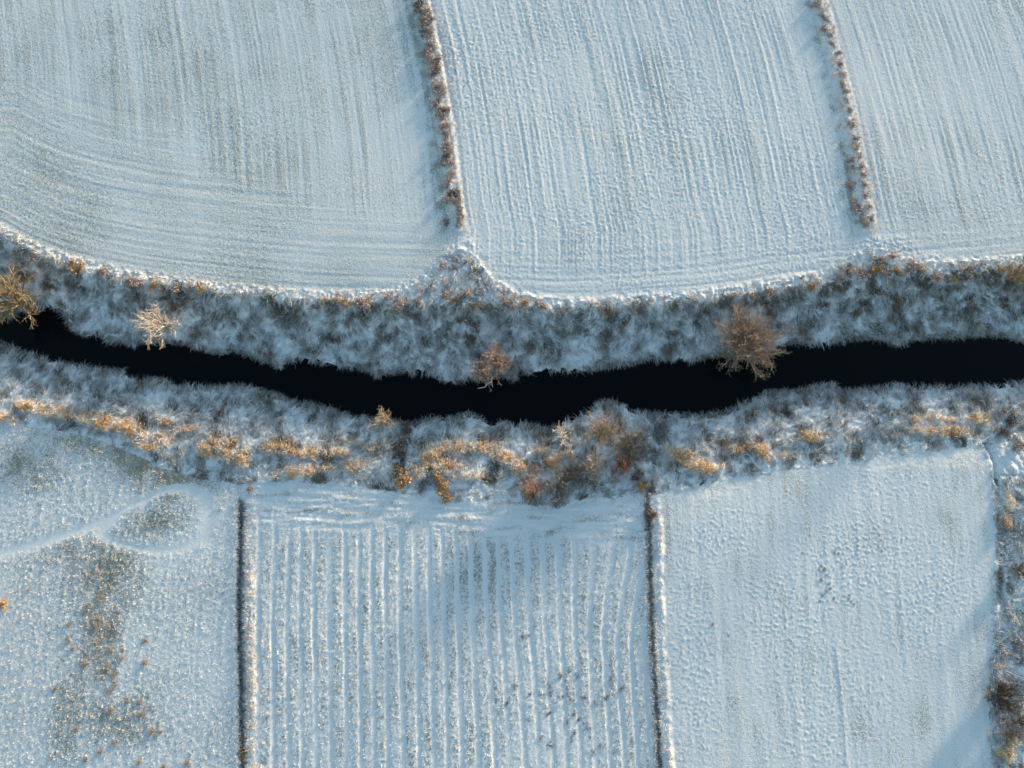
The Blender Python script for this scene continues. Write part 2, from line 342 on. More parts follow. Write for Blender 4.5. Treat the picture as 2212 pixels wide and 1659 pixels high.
def mk_water():
    m, t, b = tree_mat('dark_river_water')
    b.inputs['Base Color'].default_value = (.003, .004, .0045, 1); b.inputs['Roughness'].default_value = .06; b.inputs['IOR'].default_value = 1.33
    b.inputs['Specular IOR Level'].default_value = .18
    n = t.nodes.new('ShaderNodeTexNoise'); n.inputs['Scale'].default_value = 1.5; n.inputs['Detail'].default_value = 3
    co = t.nodes.new('ShaderNodeNewGeometry'); t.links.new(co.outputs['Position'], n.inputs['Vector'])
    bp = t.nodes.new('ShaderNodeBump'); bp.inputs['Strength'].default_value = .1; bp.inputs['Distance'].default_value = .03
    t.links.new(n.outputs['Fac'], bp.inputs['Height']); t.links.new(bp.outputs[0], b.inputs['Normal'])
    return m
M_W = mk_water()

# ------------------------------------------------------------------ the land
def axis(a, b, step, far):
    inner = np.arange(a, b+step/2, step); out = []; s = step; p = b
    while p < far: s *= 1.35; p += s; out.append(p)
    o2 = []; s = step; p = a
    while p > -far: s *= 1.35; p -= s; o2.append(p)
    return np.concatenate([o2[::-1], inner, out])
gx_ = axis(-86, 86, .15, 2500); gy_ = axis(-40, 83, .15, 2500)
GX, GY = np.meshgrid(gx_, gy_)
GZ, BARE, ZN = ground(GX, GY)
ny, nx = GX.shape
V = np.stack([GX, GY, GZ], -1).reshape(-1, 3)
idx = np.arange(nx*ny).reshape(ny, nx)
F = np.stack([idx[:-1, :-1], idx[:-1, 1:], idx[1:, 1:], idx[1:, :-1]], -1).reshape(-1, 4)
fcx = (.25*(GX[:-1, :-1]+GX[:-1, 1:]+GX[1:, 1:]+GX[1:, :-1])).ravel(); fcy = (.25*(GY[:-1, :-1]+GY[:-1, 1:]+GY[1:, 1:]+GY[1:, :-1])).ravel()
FZ = zone(fcx, fcy)
# colour of what shows through the snow: green-grey turf, dun stubble, dark bank
tx = fbm(GX, GY, 3.0, 2, 2)[..., None]
C_TURF = np.array([.33, .36, .32]); C_STUB = np.array([.39, .40, .37]); C_BANK = np.array([.14, .14, .12]); C_DITCH = np.array([.05, .055, .05])
zz = ZN[..., None]
CG = np.where(zz <= 2, C_TURF, np.where(zz <= 4, C_BANK, np.where(zz <= 5, C_TURF*.85, np.where(zz == 6, C_STUB*.9, np.where(zz == 7, C_TURF, np.where(zz <= 9, C_DITCH, C_BANK*1.2))))))
CG = (CG*(1+.35*tx)).reshape(-1, 3)
BR = BARE.ravel()
GNAMES = {0: ('field', 'upper left field of fine frosted rows curving along the river bank'),
 1: ('field', 'upper middle snowy field with coarse lumpy rows between the two hedge lines'),
 2: ('field', 'upper right snowy field of fine rows bending to the river'),
 3: ('river_bank', 'steep shaded upper bank of the black river'), 4: ('river_bank', 'lower bank of the black river with sunlit orange grass on its shoulder'),
 5: ('field', 'lower left snowy meadow with an oval vehicle track and orange tufts'),
 6: ('field', 'lower middle stubble field with strong straight furrows'), 7: ('field', 'lower right smooth snowy field with scattered lumps'),
 8: ('ditch', 'straight dark ditch left of the furrowed stubble field'), 9: ('ditch', 'thin dark ditch between the stubble field and the smooth field'),
 10: ('ground', 'rough tussocky verge along the right edge')}
for k, (nm, lab) in GNAMES.items():
    f = F[FZ == k]
    if not len(f): continue
    u, inv = np.unique(f, return_inverse=True)
    me = mesh_from(nm, V[u], inv.reshape(-1, 4), M_G, True, CG[u], {'bare': BR[u]})
    link(nm, me, kind='structure', label=lab, category=nm.replace('_', ' '))
# water sheet follows the bends, running far past the frame both ways
wx = np.concatenate([[-2500, -400], np.linspace(-86, 86, 120), [400, 2500]])
wv = []; 
for x in wx:
    a, b_ = float(yNS(x)), float(ySS(x)); wv += [(x, b_-2.2, WATER_Z), (x, a+2.2, WATER_Z)]
wv = np.array(wv); n = len(wx); i = np.arange(n-1)
wf = np.stack([2*i, 2*i+2, 2*i+3, 2*i+1], -1)
link('water', mesh_from('water', wv, wf, M_W, True), kind='structure', label='black still river winding across the frame between frosted banks', category='river')

# ------------------------------------------------------------------ grass
def blades(P, ang, L, rise, wid, col, roll=None, curl=None):
    """curved ribbons: P base points (n,3)"""
    n = len(P); roll = np.zeros(n) if roll is None else roll; curl = np.zeros(n) if curl is None else curl
    ts = (0, .5, 1.0); ws = (1, .85, .15)
    V = np.empty((n, 6, 3)); C = np.empty((n, 6, 3))
    for k, (t, wk) in enumerate(zip(ts, ws)):
        a = ang + curl*t
        hx = np.cos(a)*L*t; hy = np.sin(a)*L*t
        hz = rise*(1.0*t if True else 0) if k == 0 else rise*(1.0 if k == 1 else .75)
        cx = P[:, 0]+hx; cy = P[:, 1]+hy; cz = P[:, 2]+hz
        px = -np.sin(a)*np.cos(roll); py = np.cos(a)*np.cos(roll); pz = np.sin(roll)
        for s, j in ((-1, 0), (1, 1)):
            hw = s*wid*.5*wk
            V[:, 2*k+j, 0] = cx+px*hw; V[:, 2*k+j, 1] = cy+py*hw; V[:, 2*k+j, 2] = cz+pz*hw
        C[:, 2*k+j-1] = col; C[:, 2*k+j] = col
    b = (np.arange(n)*6)[:, None]
    f = np.concatenate([b+np.array([[0, 1, 3, 2]]), b+np.array([[2, 3, 5, 4]])], 0)
    return V.reshape(-1, 3), f, C.reshape(-1, 3)
def scatter(n, x0, x1, y0, y1, dens):
    x = rng.uniform(x0, x1, n); y = rng.uniform(y0, y1, n)
    k = rng.random(n) < dens(x, y); return x[k], y[k]
def lerp(a, b, t): return a*(1-t[:, None]) + b*t[:, None]
FROST = np.array([.79, .84, .88]); STRAW = np.array([.30, .26, .20]); DARK = np.array([.10, .105, .09])
ORANGE = np.array([.66, .38, .12]); PALE = np.array([.84, .63, .40]); RUST = np.array([.30, .135, .05])
def flow0(x, y, base): return base + 2.2*fbm(x, y, 5.0, 2, 2) + 1.3*perlin(x/1.8, y/1.8, 1)
def flow(x, y, base):
    return base + 2.4*fbm(x, y, 5.0, 2, 2) + 1.6*perlin(x/1.6, y/1.6, 1) + rng.normal(0, .28, len(x))

def bank_grass(which, n):
    if which == 3: yr = (4, 40); dens = lambda x, y: ((zone(x, y) == 3) & (y > yNS(x)-.1)).astype(float)*(.20+.80*sstep(yNE(x), yNE(x)-1.8, y))*(1-.6*sstep(yNT(x)-.5, yNT(x)+1, y))
    elif which == 4: yr = (-20, 22); dens = lambda x, y: ((zone(x, y) == 4) & (y < ySS(x)+.1)).astype(float)*np.clip(.45+.55*sstep(ySE(x)-1, ySE(x)+3, y), 0, 1)
    else: yr = (-40, 2); dens = lambda x, y: (zone(x, y) == 10).astype(float)
    xr = (-84, 84) if which != 10 else (60, 90)
    x, y = scatter(n, xr[0], xr[1], yr[0], yr[1], dens)
    if which == 4:
        kp = rng.random(len(x)) > .9*blobs(x, y, OR_S, SZ, 1.9); x, y = x[kp], y[kp]
    a = flow0(x, y, {3: -1.5, 4: 1.2, 10: -1.0}[which])
    L = rng.uniform(.7, 1.5, len(x))
    clump = fbm(x, y, 3.4, 1, 3); c2 = perlin(x/1.3, y/1.3, 0)
    tn = np.clip((yNT(x)-y)/np.maximum(yNT(x)-yNS(x), 1), 0, 1) if which == 3 else np.full(len(x), .62)
    east = .22*sstep(40, 62, x) if which == 3 else 0
    fr = .48 + .42*tn - east - 1.35*clump - .6*c2 + rng.normal(0, .30, len(x)) + (.08 if which == 10 else 0)
    kp = rng.random(len(x)) > .72*sstep(.62, 1.05, fr); x, y, a, L, fr = x[kp], y[kp], a[kp], L[kp], fr[kp]
    tone = np.clip(rng.random(len(x))*.8 + .5*perlin(x/4, y/4, 3)+.1, 0, 1); cr = rng.normal(0, .6, len(x)); bright = rng.uniform(.7, 1.2, len(x))
    k = 6                                              # blades lie together in locks
    rp = lambda v: np.repeat(v, k)
    off = rng.normal(0, .10, len(x)*k); sl = rng.uniform(-.3, .3, len(x)*k); A = rp(a)+rng.normal(0, .12, len(x)*k)
    X = rp(x)-np.sin(A)*off+np.cos(A)*sl; Y = rp(y)+np.cos(A)*off+np.sin(A)*sl
    z = gz(X, Y); F_ = np.clip(rp(fr)+rng.normal(0, .10, len(X)), 0, 1)
    base = lerp(DARK, STRAW, rp(tone)); col = lerp(base, FROST, F_)*rp(bright)[:, None]
    return blades(np.stack([X, Y, z-.03], 1), A, rp(L)*rng.uniform(.7, 1.1, len(X)), rng.uniform(.05, .24, len(X)), rng.uniform(.035, .07, len(X)), col, rng.normal(0, .6, len(X)), rp(cr)+rng.normal(0, .15, len(X)))
def add_stuff(name, data, mat, label, cat):
    v, f, c = data
    link(name, mesh_from(name, v, f, mat, False, c), kind='stuff', label=label, category=cat)
add_stuff('bank_grass', bank_grass(3, 75000), M_GRASS, 'long frosted grass combed down the shaded upper river bank', 'grass')
add_stuff('bank_grass', bank_grass(4, 85000), M_GRASS, 'matted frosted grass on the lower river bank', 'grass')
add_stuff('verge_grass', bank_grass(10, 15000), M_GRASS, 'rough dull grass on the verge along the right edge', 'grass')

# overhanging reeds at the waterline
def reeds():
    n = 26000; x = rng.uniform(-84, 84, n); side = rng.random(n) < .55
    k = (perlin(x/3.5, side*9.0, 2)+.25+rng.normal(0, .15, n)) > 0
    x = x[k]; side = side[k]; n = len(x)
    y = np.where(side, yNS(x), ySS(x)) + rng.normal(0, .25, n)
    z = np.maximum(gz(x, y), WATER_Z) - .02
    a = np.where(side, -pi/2, pi/2) + rng.normal(0, .7, n) + .8*perlin(x/2, y/2, 1)
    fr = np.clip(rng.normal(.42, .3, n), 0, 1)
    col = lerp(lerp(DARK, STRAW, rng.random(n)), FROST, fr)*.85
    return blades(np.stack([x, y, z], 1), a, rng.uniform(.3, 1.0, n), rng.uniform(.1, .4, n), rng.uniform(.02, .05, n), col, rng.normal(0, .6, n), rng.normal(0, .6, n))
add_stuff('waterside_reeds', reeds(), M_GRASS, 'thin frosted reeds hanging over the edge of the black water', 'reeds')

# orange dead grass that catches the low sun on the shoulder of the lower bank
def dry(n, lst, box, hi, wide=(.035, .08)):
    def dens(x, y):
        m = blobs(x, y, lst, SZ, 1.9); return np.clip(m*(.85+1.0*perlin(x/1.3, y/1.3, 2)+.6*perlin(x/.6, y/.6, 3)), 0, 1)
    x, y = scatter(n, *box, dens); z = gz(x, y); m = len(x)
    a = flow(x, y, .5); 
    pick = np.clip(.6+1.1*perlin(x/2.2, y/2.2, 0)+rng.normal(0, .28, m), 0, 1)
    col = lerp(ORANGE, PALE, pick); fr = np.clip(rng.normal(.20, .22, m) + .7*perlin(x/1.5, y/1.5, 3), 0, .95)
    col = np.minimum(lerp(col, FROST*1.1, fr)*rng.uniform(.75, 1.2, (m, 1)), .92)
    return blades(np.stack([x, y, z-.03], 1), a, rng.uniform(.35, .9, m), rng.uniform(.18, hi, m), rng.uniform(*wide, m), col, rng.normal(0, .9, m), rng.normal(0, .6, m))
add_stuff('dry_grass', dry(1250000, OR_S, (-84, 84, -38, 14), .75), M_DRY, 'orange dead grass glowing in low sun along the shoulder of the lower bank', 'dry grass')

# rough dead herbs on the two turf triangles where the hedges end, and along the field lip
OR_N = [(1000,592,60,30,0,.55),(1000,560,26,7,5,.9),(1030,572,24,7,15,.9),(965,600,30,20,-30,.5),(930,622,30,10,-20,.6),(1050,612,20,20,40,.7),(1000,625,50,14,0,.6),(1095,640,30,12,10,.8),
 (1900,560,70,20,0,.5),(1880,585,60,14,-5,.9),(1960,572,40,12,0,.7),(1840,590,30,12,0,.8),(2080,572,60,8,0,.45),(1990,580,30,10,0,.7)]
def northdry(n):
    def dens(x, y):
        m = blobs(x, y, OR_N, 0, 1.2)
        hm = np.maximum(np.exp(-((x-along(h1, y)-.15)/1.35)**2), .85*np.exp(-((x-along(h2, y)-.1)/1.25)**2))*(y > G(0, 500)[1])*np.clip(.9+1.3*perlin(x/1.6, y/1.6, 0), 0, 1)
        lipm = np.exp(-((y-yNE(x)+.8)/.95)**2)*np.clip(.55+1.4*perlin(x/2.4, y/2.4, 1), 0, 1)
        return np.clip(np.maximum(np.maximum(m*.6, hm*1.3), lipm*.75)*(.5+1.5*perlin(x/.9, y/.9, 2)), 0, 1)
    x, y = scatter(n, -84, 84, 10, 82, dens); z = gz(x, y); m = len(x)
    a = flow(x, y, -1.2); fr = np.clip(.45+rng.normal(0, .3, m)+.5*perlin(x/1.5, y/1.5, 3), 0, 1)
    col = lerp(lerp(RUST*1.4, PALE*1.05, rng.random(m)), FROST*1.15, fr)
    return blades(np.stack([x, y, z-.03], 1), a, rng.uniform(.2, .55, m), rng.uniform(.12, .38, m), rng.uniform(.03, .07, m), col, rng.normal(0, .9, m), rng.normal(0, .6, m))
add_stuff('field_edge_grass', northdry(900000), M_DRY, 'pale frosted grass fringe along the lip of the upper fields', 'dry grass')

# frosted stubble and tufts of the two lower-left fields
def stubble(n):
    def dens(x, y):
        z, br, zn = ground(x, y)
        t = np.clip(perlin(x/.55, y/.75, 1)+.1, 0, 1)*2.2
        m = (zn == 5)*np.clip(t*(.35+.9*blobs(x, y, ROUGH_DARK, SZ))*(1-1.4*loopmask(x, y)[0]), 0, 1) + (zn == 6)*np.clip(br*t*1.3, 0, 1)
        return m*.9
    x, y = scatter(n, -75, 22, -38, 12, dens); z, br, zn = ground(x, y); m = len(x)
    warm = blobs(x, y, ROUGH_DARK + [(40,1400,90,260,0,.5)], SZ, 1.6)
    pk = np.clip(.04+.75*warm*(zn == 5)+rng.normal(0, .2, m), 0, 1)
    col = lerp(np.tile(FROST*1.2, (m, 1)), lerp(ORANGE*.9, PALE, rng.random(m)), pk)*rng.uniform(.6, 1.1, (m, 1))
    return blades(np.stack([x, y, z-.02], 1), rng.uniform(0, 2*pi, m), rng.uniform(.06, .22, m), rng.uniform(.06, .17, m)*(1+.6*warm), rng.uniform(.03, .07, m), col, rng.normal(0, .9, m))
add_stuff('stubble', stubble(480000), M_DRY, 'frosted stubble and short grass tufts standing out of the lower fields', 'stubble')
def ditch_grass(n):
    out = []
    x = np.concatenate([along(d1, yy)+rng.normal(0, s, len(yy)) + o for yy, s, o in ()] or [np.zeros(0)])
    def pts(dd, y0, off, sg, k):
        y = rng.uniform(-39, y0, k); return along(dd, y)+off+rng.normal(0, sg, k), y
    X = [pts(d1, Y_D1, 0, .5, n), pts(d2, Y_D2, 0, .45, n), pts(d1, Y_D1, 1.55, .25, int(n*.6)), pts(d2, Y_D2, 1.5, .22, n//5)]
    kind = np.concatenate([np.full(len(a[0]), i) for i, a in enumerate(X)])
    x = np.concatenate([a[0] for a in X]); y = np.concatenate([a[1] for a in X]); z = gz(x, y); m = len(x)
    keep = (kind < 2) | ((perlin(x/1.2, y/1.2, 2) > -.1) & (rng.random(m) < np.clip(.35+1.3*perlin(x/7, y/7, 2)+.02*(-y), .05, 1))); x, y, z, kind = x[keep], y[keep], z[keep], kind[keep]; m = len(x)
    fr = np.where(kind < 2, rng.normal(.25, .25, m) + 1.0*np.abs(x-np.where(np.isin(kind, (0, 2)), along(d1, y), along(d2, y)))*.5, rng.normal(.70, .3, m)).clip(0, 1)
    base = np.where((kind < 2)[:, None], lerp(DARK, STRAW, rng.random(m)), lerp(ORANGE*.9, PALE, rng.random(m)))
    sgn = np.where(x > np.where(np.isin(kind, (0, 2)), along(d1, y), along(d2, y)), pi, 0)
    return blades(np.stack([x, y, z-.02], 1), np.where(kind < 2, sgn, rng.uniform(0, 2*pi, m)) + rng.normal(0, .5, m), rng.uniform(.25, .55, m), rng.uniform(.08, .3, m), rng.uniform(.03, .06, m), lerp(base, FROST*1.1, fr), rng.normal(0, .8, m))
add_stuff('ditch_grass', ditch_grass(13000), M_GRASS, 'frosted grass lining the two straight ditches', 'grass')

# ------------------------------------------------------------------ trees
def tubes(segs, sides=3):
    """segs: array (n,8) p0 p1 r0 r1 -> verts, quads"""
    s = np.asarray(segs, float); n = len(s)
    p0, p1, r0, r1 = s[:, :3], s[:, 3:6], s[:, 6], s[:, 7]
    d = p1-p0; d /= np.linalg.norm(d, axis=1, keepdims=True)+1e-9
    up = np.where(np.abs(d[:, 2:3]) > .9, [[1., 0, 0]], [[0, 0, 1.]])
    a = np.cross(d, up); a /= np.linalg.norm(a, axis=1, keepdims=True)+1e-9; b = np.cross(d, a)
    V = np.empty((n, 2*sides, 3))
    for k in range(sides):
        t = 2*pi*k/sides; o = a*cos(t)+b*sin(t)
        V[:, k] = p0+o*r0[:, None]; V[:, sides+k] = p1+o*r1[:, None]
    base = (np.arange(n)*2*sides)[:, None]
    f = np.concatenate([base+np.array([[k, (k+1) % sides, sides+(k+1) % sides, sides+k]]) for k in range(sides)], 0)
    return V.reshape(-1, 3), f
def grow_tree(r, H, R, stems, kids, crook=.22, lean=(0, 0), low=.1, tw=.014, spread=1.0, flat=.4):
    """bare crown: limbs fan out to points spread evenly over a dome; returns wood (levels 0-1) and crown (levels 2+) segments"""
    wood, crown = [], []
    def branch(p, d, L, rad, lvl):
        n = 5 if lvl == 0 else (4 if lvl == 1 else 3)
        pts = [p]; q = p.copy(); dd = d.copy()
        for i in range(n):
            dd = dd + r.normal(0, crook*(.6 if lvl == 0 else 1), 3) + np.array([0, 0, .05 if lvl else .02]); dd = dd*.85 + d*.15
            dd /= np.linalg.norm(dd)+1e-9; q = q+dd*L/n; pts.append(q.copy())
        r1 = max(rad*.42, tw*.7)
        for i in range(n):
            a, b = i/n, (i+1)/n
            (wood if lvl < 2 else crown).append((*pts[i], *pts[i+1], rad*(1-a)+r1*a, rad*(1-b)+r1*b))
        if lvl >= len(kids): return
        for k in range(kids[lvl]):
            t = r.uniform(.30, 1.0); i = min(int(t*n), n-1); f = t*n-i
            base = pts[i]*(1-f)+pts[i+1]*f
            ax = pts[i+1]-pts[i]; ax /= np.linalg.norm(ax)+1e-9
            side = r.normal(0, 1, 3); side -= side.dot(ax)*ax; side /= np.linalg.norm(side)+1e-9
            nd = ax*r.uniform(.6, 1.0)+side*r.uniform(.35, .75); nd /= np.linalg.norm(nd)
            branch(base, nd, L*r.uniform(.26, .44), max(rad*.5*(1-.3*t), tw), lvl+1)
    o = np.array([0, 0, low*H if low > .12 else 0.0])
    for k in range(stems):
        az = 2.39996*k + r.uniform(-.35, .35); f = (k+.5)/stems
        rr = R*.86*math.sqrt(f)*r.uniform(.72, 1.08)
        tip = np.array([cos(az)*rr+lean[0]*R*.45, sin(az)*rr+lean[1]*R*.45, H*(.95-(.95-flat)*f**1.5)*r.uniform(.85, 1.05)])
        d = tip-o; L = np.linalg.norm(d)*.93
        branch(o + r.normal(0, .06, 3)*[1, 1, 0], d/np.linalg.norm(d), L, .014*H+.02, 0)
    if low > .12: wood.append((0, 0, -.3, 0, 0, low*H+.05, .045*H, .035*H))
    return wood, crown
def seg_mesh(name, segs, c0, c1, r, sides=3, frost=.0):
    v, f = tubes(segs, sides); n = len(segs)
    t = r.random(n); c = lerp(np.array(c0), np.array(c1), t)
    fr = (r.random(n) < frost)[:, None]; c = np.where(fr, np.array([.62, .62, .64]), c)*r.uniform(.8, 1.15, (n, 1))
    return mesh_from(name, v, f, M_BARK, False, np.repeat(c, 2*sides, 0))
TWIG = (.30, .215, .15); TWIG2 = (.44, .35, .25); MOSS = (.33, .27, .16); GREY = (.20, .19, .17); GREY2 = (.34, .32, .29); RED = (.26, .12, .07); RED2 = (.40, .21, .13); WHITE = (.72, .66, .60)
def tree(cx, cy, rpx, H, seed, label, c=(TWIG, TWIG2), stems=6, kids=(6, 6, 5), gzz=None, name='bare_tree', cat='tree', frost=.05, lean=(0, 0), low=.1, tw=.014, crook=.22, spread=1.0, flat=.4):
    r = np.random.default_rng(seed); R = rpx/14.6*1.1
    zg = -3.2 if gzz is None else gzz
    for _ in range(4):
        x, y = G(cx, cy, zg+.5*H); x -= lean[0]*R*.3; y -= lean[1]*R*.3
        zg = max(float(gz(x, y)[0]), WATER_Z-.3)
    wood, crown = grow_tree(r, H, R, stems, kids, crook, lean, low, tw, spread, flat)
    e = bpy.data.objects.new(name, None); COL.objects.link(e); e.location = (float(x), float(y), zg-.05)
    e['label'] = label; e['category'] = cat; e.empty_display_size = .5
    link('trunk', seg_mesh('trunk', wood, c[0], c[1], r, 5, frost), e)
    link('crown', seg_mesh('crown', crown, c[0], c[1], r, 3, frost), e)
    return e
tree(14, 640, 84, 11.0, 1, 'large mossy olive-brown bare tree cut off by the left edge above the river', ((.20, .16, .10), (.34, .27, .16)), 22, (8, 6, 4), low=.2, frost=.03, crook=.3, tw=.013)
tree(342, 702, 52, 7.5, 2, 'crooked pale beige bare tree leaning over the water, second from the left edge', ((.46, .40, .34), (.68, .61, .52)), 17, (7, 5, 3), low=.18, frost=.12, crook=.3, lean=(.05, -.35), tw=.015)
tree(1066, 768, 29, 4.5, 3, 'small fan-shaped tan bush on the upper bank, upper of the pair by the broken branch', ((.38, .27, .21), (.58, .44, .36)), 24, (7, 5), name='bare_bush', cat='bush', tw=.013)
tree(1086, 786, 25, 4.0, 31, 'smallest rounded tan bush right beside the pair above the broken branch', ((.38, .27, .21), (.58, .44, .36)), 22, (7, 5), name='bare_bush', cat='bush', tw=.013)
tree(1044, 803, 37, 5.0, 4, 'rounded brown bare bush overhanging the water with the white broken branch below', ((.38, .27, .21), (.58, .44, .36)), 26, (7, 6, 2), name='bare_bush', cat='bush', tw=.013)
tree(1614, 738, 86, 6.2, 58, 'big round dense bare tree leaning over the river right of centre', ((.25, .19, .145), (.42, .33, .25)), 42, (9, 7, 5), low=.1, frost=.05, tw=.012, crook=.14, flat=.5)
tree(828, 914, 31, 4.5, 6, 'small tan bare tree at the lower waterline left of centre', (TWIG2, (.55, .42, .33)), 15, (6, 5, 3), frost=.12, crook=.28)
tree(1216, 938, 33, 4.5, 7, 'small spiky white-frosted bare tree on the lower bank', (WHITE, (.7, .6, .5)), 16, (4, 3), frost=.35, crook=.2, lean=(0, .6), tw=.022)
tree(1300, 930, 37, 4.2, 8, 'fan-shaped tan tree topmost of the thicket on the lower bank', (TWIG, (.46, .36, .24)), 24, (7, 6, 3), frost=.08, lean=(0, .7), tw=.014)
tree(1362, 962, 50, 4.2, 9, 'wide dull grey-brown bare tree at the right of the thicket', (GREY, (.28, .22, .16)), 30, (8, 6, 3), frost=.05, lean=(.1, .4))
tree(1276, 1008, 42, 4.0, 10, 'open grey-tan bare tree in the middle of the thicket', (GREY2, TWIG2), 24, (7, 5, 3), frost=.15, lean=(0, .4))
tree(1343, 1003, 30, 4.0, 11, 'russet bush tucked under the grey trees of the thicket', (RED, RED2), 16, (7, 5), frost=.0, name='bare_bush', cat='bush')
tree(1150, 1058, 33, 3.4, 12, 'reddish fan-shaped bush at the lower left of the thicket', (RED2, (.46, .32, .24)), 26, (7, 6), frost=.08, lean=(0, .5), name='bare_bush', cat='bush')
tree(1208, 1052, 44, 3.4, 13, 'grey faint bare tree at the foot of the thicket beside the stubble field', (GREY, GREY2), 28, (8, 6, 3), frost=.1)
tree(1235, 1022, 30, 3.5, 131, 'low dark grey bush between the grey trees of the thicket', (GREY, (.25, .2, .15)), 26, (8, 6), frost=.05, name='bare_bush', cat='bush')
tree(2208, 592, 34, 6.0, 14, 'olive-brown bare tree cut off by the right edge on the upper bank', (MOSS, TWIG), 18, (6, 6, 3), frost=.02)
tree(2206, 1232, 20, 1.3, 15, 'dark bush at the right edge beside the smooth lower field', (GREY, (.2, .16, .12)), 18, (7, 6, 3), frost=.0, name='bare_bush', cat='bush')
tree(2168, 1506, 40, 2.0, 16, 'dark round bush on the right verge beside the lower field', ((.08, .07, .06), (.17, .13, .10)), 30, (8, 7, 4), frost=.0, name='bare_bush', cat='bush')
tree(2182, 1588, 34, 1.3, 17, 'brown straggly bush below the dark round bush on the right verge', (GREY, (.30, .22, .16)), 18, (7, 6, 3), frost=.08, name='bare_bush', cat='bush')
tree(2210, 1560, 24, 1.6, 18, 'dark bush cut off by the bottom of the right edge', (GREY, (.22, .16, .12)), 18, (7, 6, 3), frost=.0, name='bare_bush', cat='bush')

# ------------------------------------------------------------------ leafy bushes, brambles and tufts
def bush_mesh(seed, R, H, c0, c1, n=700, frost=.15, leaf=.11, twn=50):
    """returns leaves mesh and stems mesh: clumpy dome of small leaf faces with gaps"""
    r = np.random.default_rng(seed)
    nc = 9; cc = r.normal(0, .42, (nc, 3))*[R, R, 0]; cc[:, 2] = r.uniform(.25, .8, nc)*H
    k = r.integers(0, nc, n); rad = R*.38
    p = cc[k]+r.normal(0, 1, (n, 3))*[rad*.5, rad*.5, H*.16]; p[:, 2] = np.clip(p[:, 2], .02, H*1.05)
    a = r.normal(0, 1, (n, 3)); a /= np.linalg.norm(a, axis=1, keepdims=True); b = np.cross(a, r.normal(0, 1, (n, 3))); b /= np.linalg.norm(b, axis=1, keepdims=True)
    s = r.uniform(.5, 1.2, (n, 1))*leaf
    V = np.stack([p-a*s, p-b*s*.45, p+a*s, p+b*s*.45], 1).reshape(-1, 3); f = np.arange(4*n).reshape(-1, 4)
    c = lerp(np.array(c0), np.array(c1), r.random(n)); c = np.where((r.random(n) < frost)[:, None], np.array([.62, .62, .66]), c)*r.uniform(.7, 1.2, (n, 1))
    leaves = mesh_from('leaves', V, f, M_LEAF, False, np.repeat(c, 4, 0))
    segs = []
    for i in range(twn):
        q = cc[r.integers(0, nc)]+r.normal(0, R*.22, 3)*[1, 1, .3]; m = q*[.45, .45, .6]+r.normal(0, .06, 3)
        segs += [(m[0]*.2, m[1]*.2, -.05, *m, .022, .016), (*m, *q, .016, .008)]
    return leaves, seg_mesh('stems', segs, GREY, TWIG, r, 3, .1)
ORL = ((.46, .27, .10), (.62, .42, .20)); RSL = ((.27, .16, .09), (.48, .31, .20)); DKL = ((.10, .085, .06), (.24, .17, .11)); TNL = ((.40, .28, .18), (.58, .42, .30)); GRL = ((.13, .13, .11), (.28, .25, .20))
VAR = {}
ORD = ['', 'first', 'second', 'third', 'fourth', 'fifth', 'sixth', 'seventh', 'eighth', 'ninth', 'tenth', 'eleventh', 'twelfth', 'thirteenth', 'fourteenth', 'fifteenth', 'sixteenth', 'seventeenth', 'eighteenth', 'nineteenth']
TENS = {20: 'twent', 30: 'thirt', 40: 'fort', 50: 'fift', 60: 'sixt'}
def nth(n):
    if n < 20: return ORD[n]
    t = n//10*10; return TENS[t]+('ieth' if n % 10 == 0 else 'y-'+ORD[n % 10])
def size_word(v, lst): return 'small' if v < np.percentile(lst, 33) else ('broad' if v > np.percentile(lst, 66) else 'medium')
def variants(key, R, H, cols, num=3, **kw):
    VAR[key] = [bush_mesh(hash_(key)+i*7, R, H, *cols, **kw) for i in range(num)]
def hash_(s): return sum(ord(ch)*(i+3) for i, ch in enumerate(s))
variants('rust', 1.0, .95, RSL, 4, n=800, frost=.46); variants('orange', .8, .75, ORL, 3, n=500, frost=.10); variants('dark', 1.0, .9, DKL, 3, n=650, frost=.10)
variants('frosty', .45, .38, ((.30, .29, .26), (.45, .42, .36)), 3, n=150, frost=.6, twn=20, leaf=.08); variants('tan', .8, .6, TNL, 3, n=450, frost=.45); variants('straw', .8, .6, ((.46, .32, .17), (.64, .50, .33)), 4, n=520, frost=.35, leaf=.09); variants('grey', .45, .38, GRL, 3, n=170, frost=.45, twn=24, leaf=.09)
def bush(key, cx, cy, rpx, label, group=None, sz=1.0, name='bush', cat='bush', z0=None, sq=1.0):
    zg = SZ if cy > 830 else -.5
    for _ in range(3):
        x, y = G(cx, cy, zg+.3); zg = float(gz(x, y)[0])
    lv, st = VAR[key][int(rng.integers(0, len(VAR[key])))]
    base = {'rust': 1.0, 'orange': .8, 'dark': 1.0, 'tan': .8, 'straw': .8, 'frosty': .45, 'grey': .45}[key]
    s = rpx/14.6/base
    e = bpy.data.objects.new(name, None); COL.objects.link(e); e.location = (float(x), float(y), zg-.03)
    e.rotation_euler = (0, 0, float(rng.uniform(0, 2*pi)) if sq == 1.0 else 0); e.scale = (s, s*sq, s**.6*sz); e.empty_display_size = .3
    e['label'] = label; e['category'] = cat
    if group: e['group'] = group
    link('leaves', lv, e); link('stems', st, e)
    return e
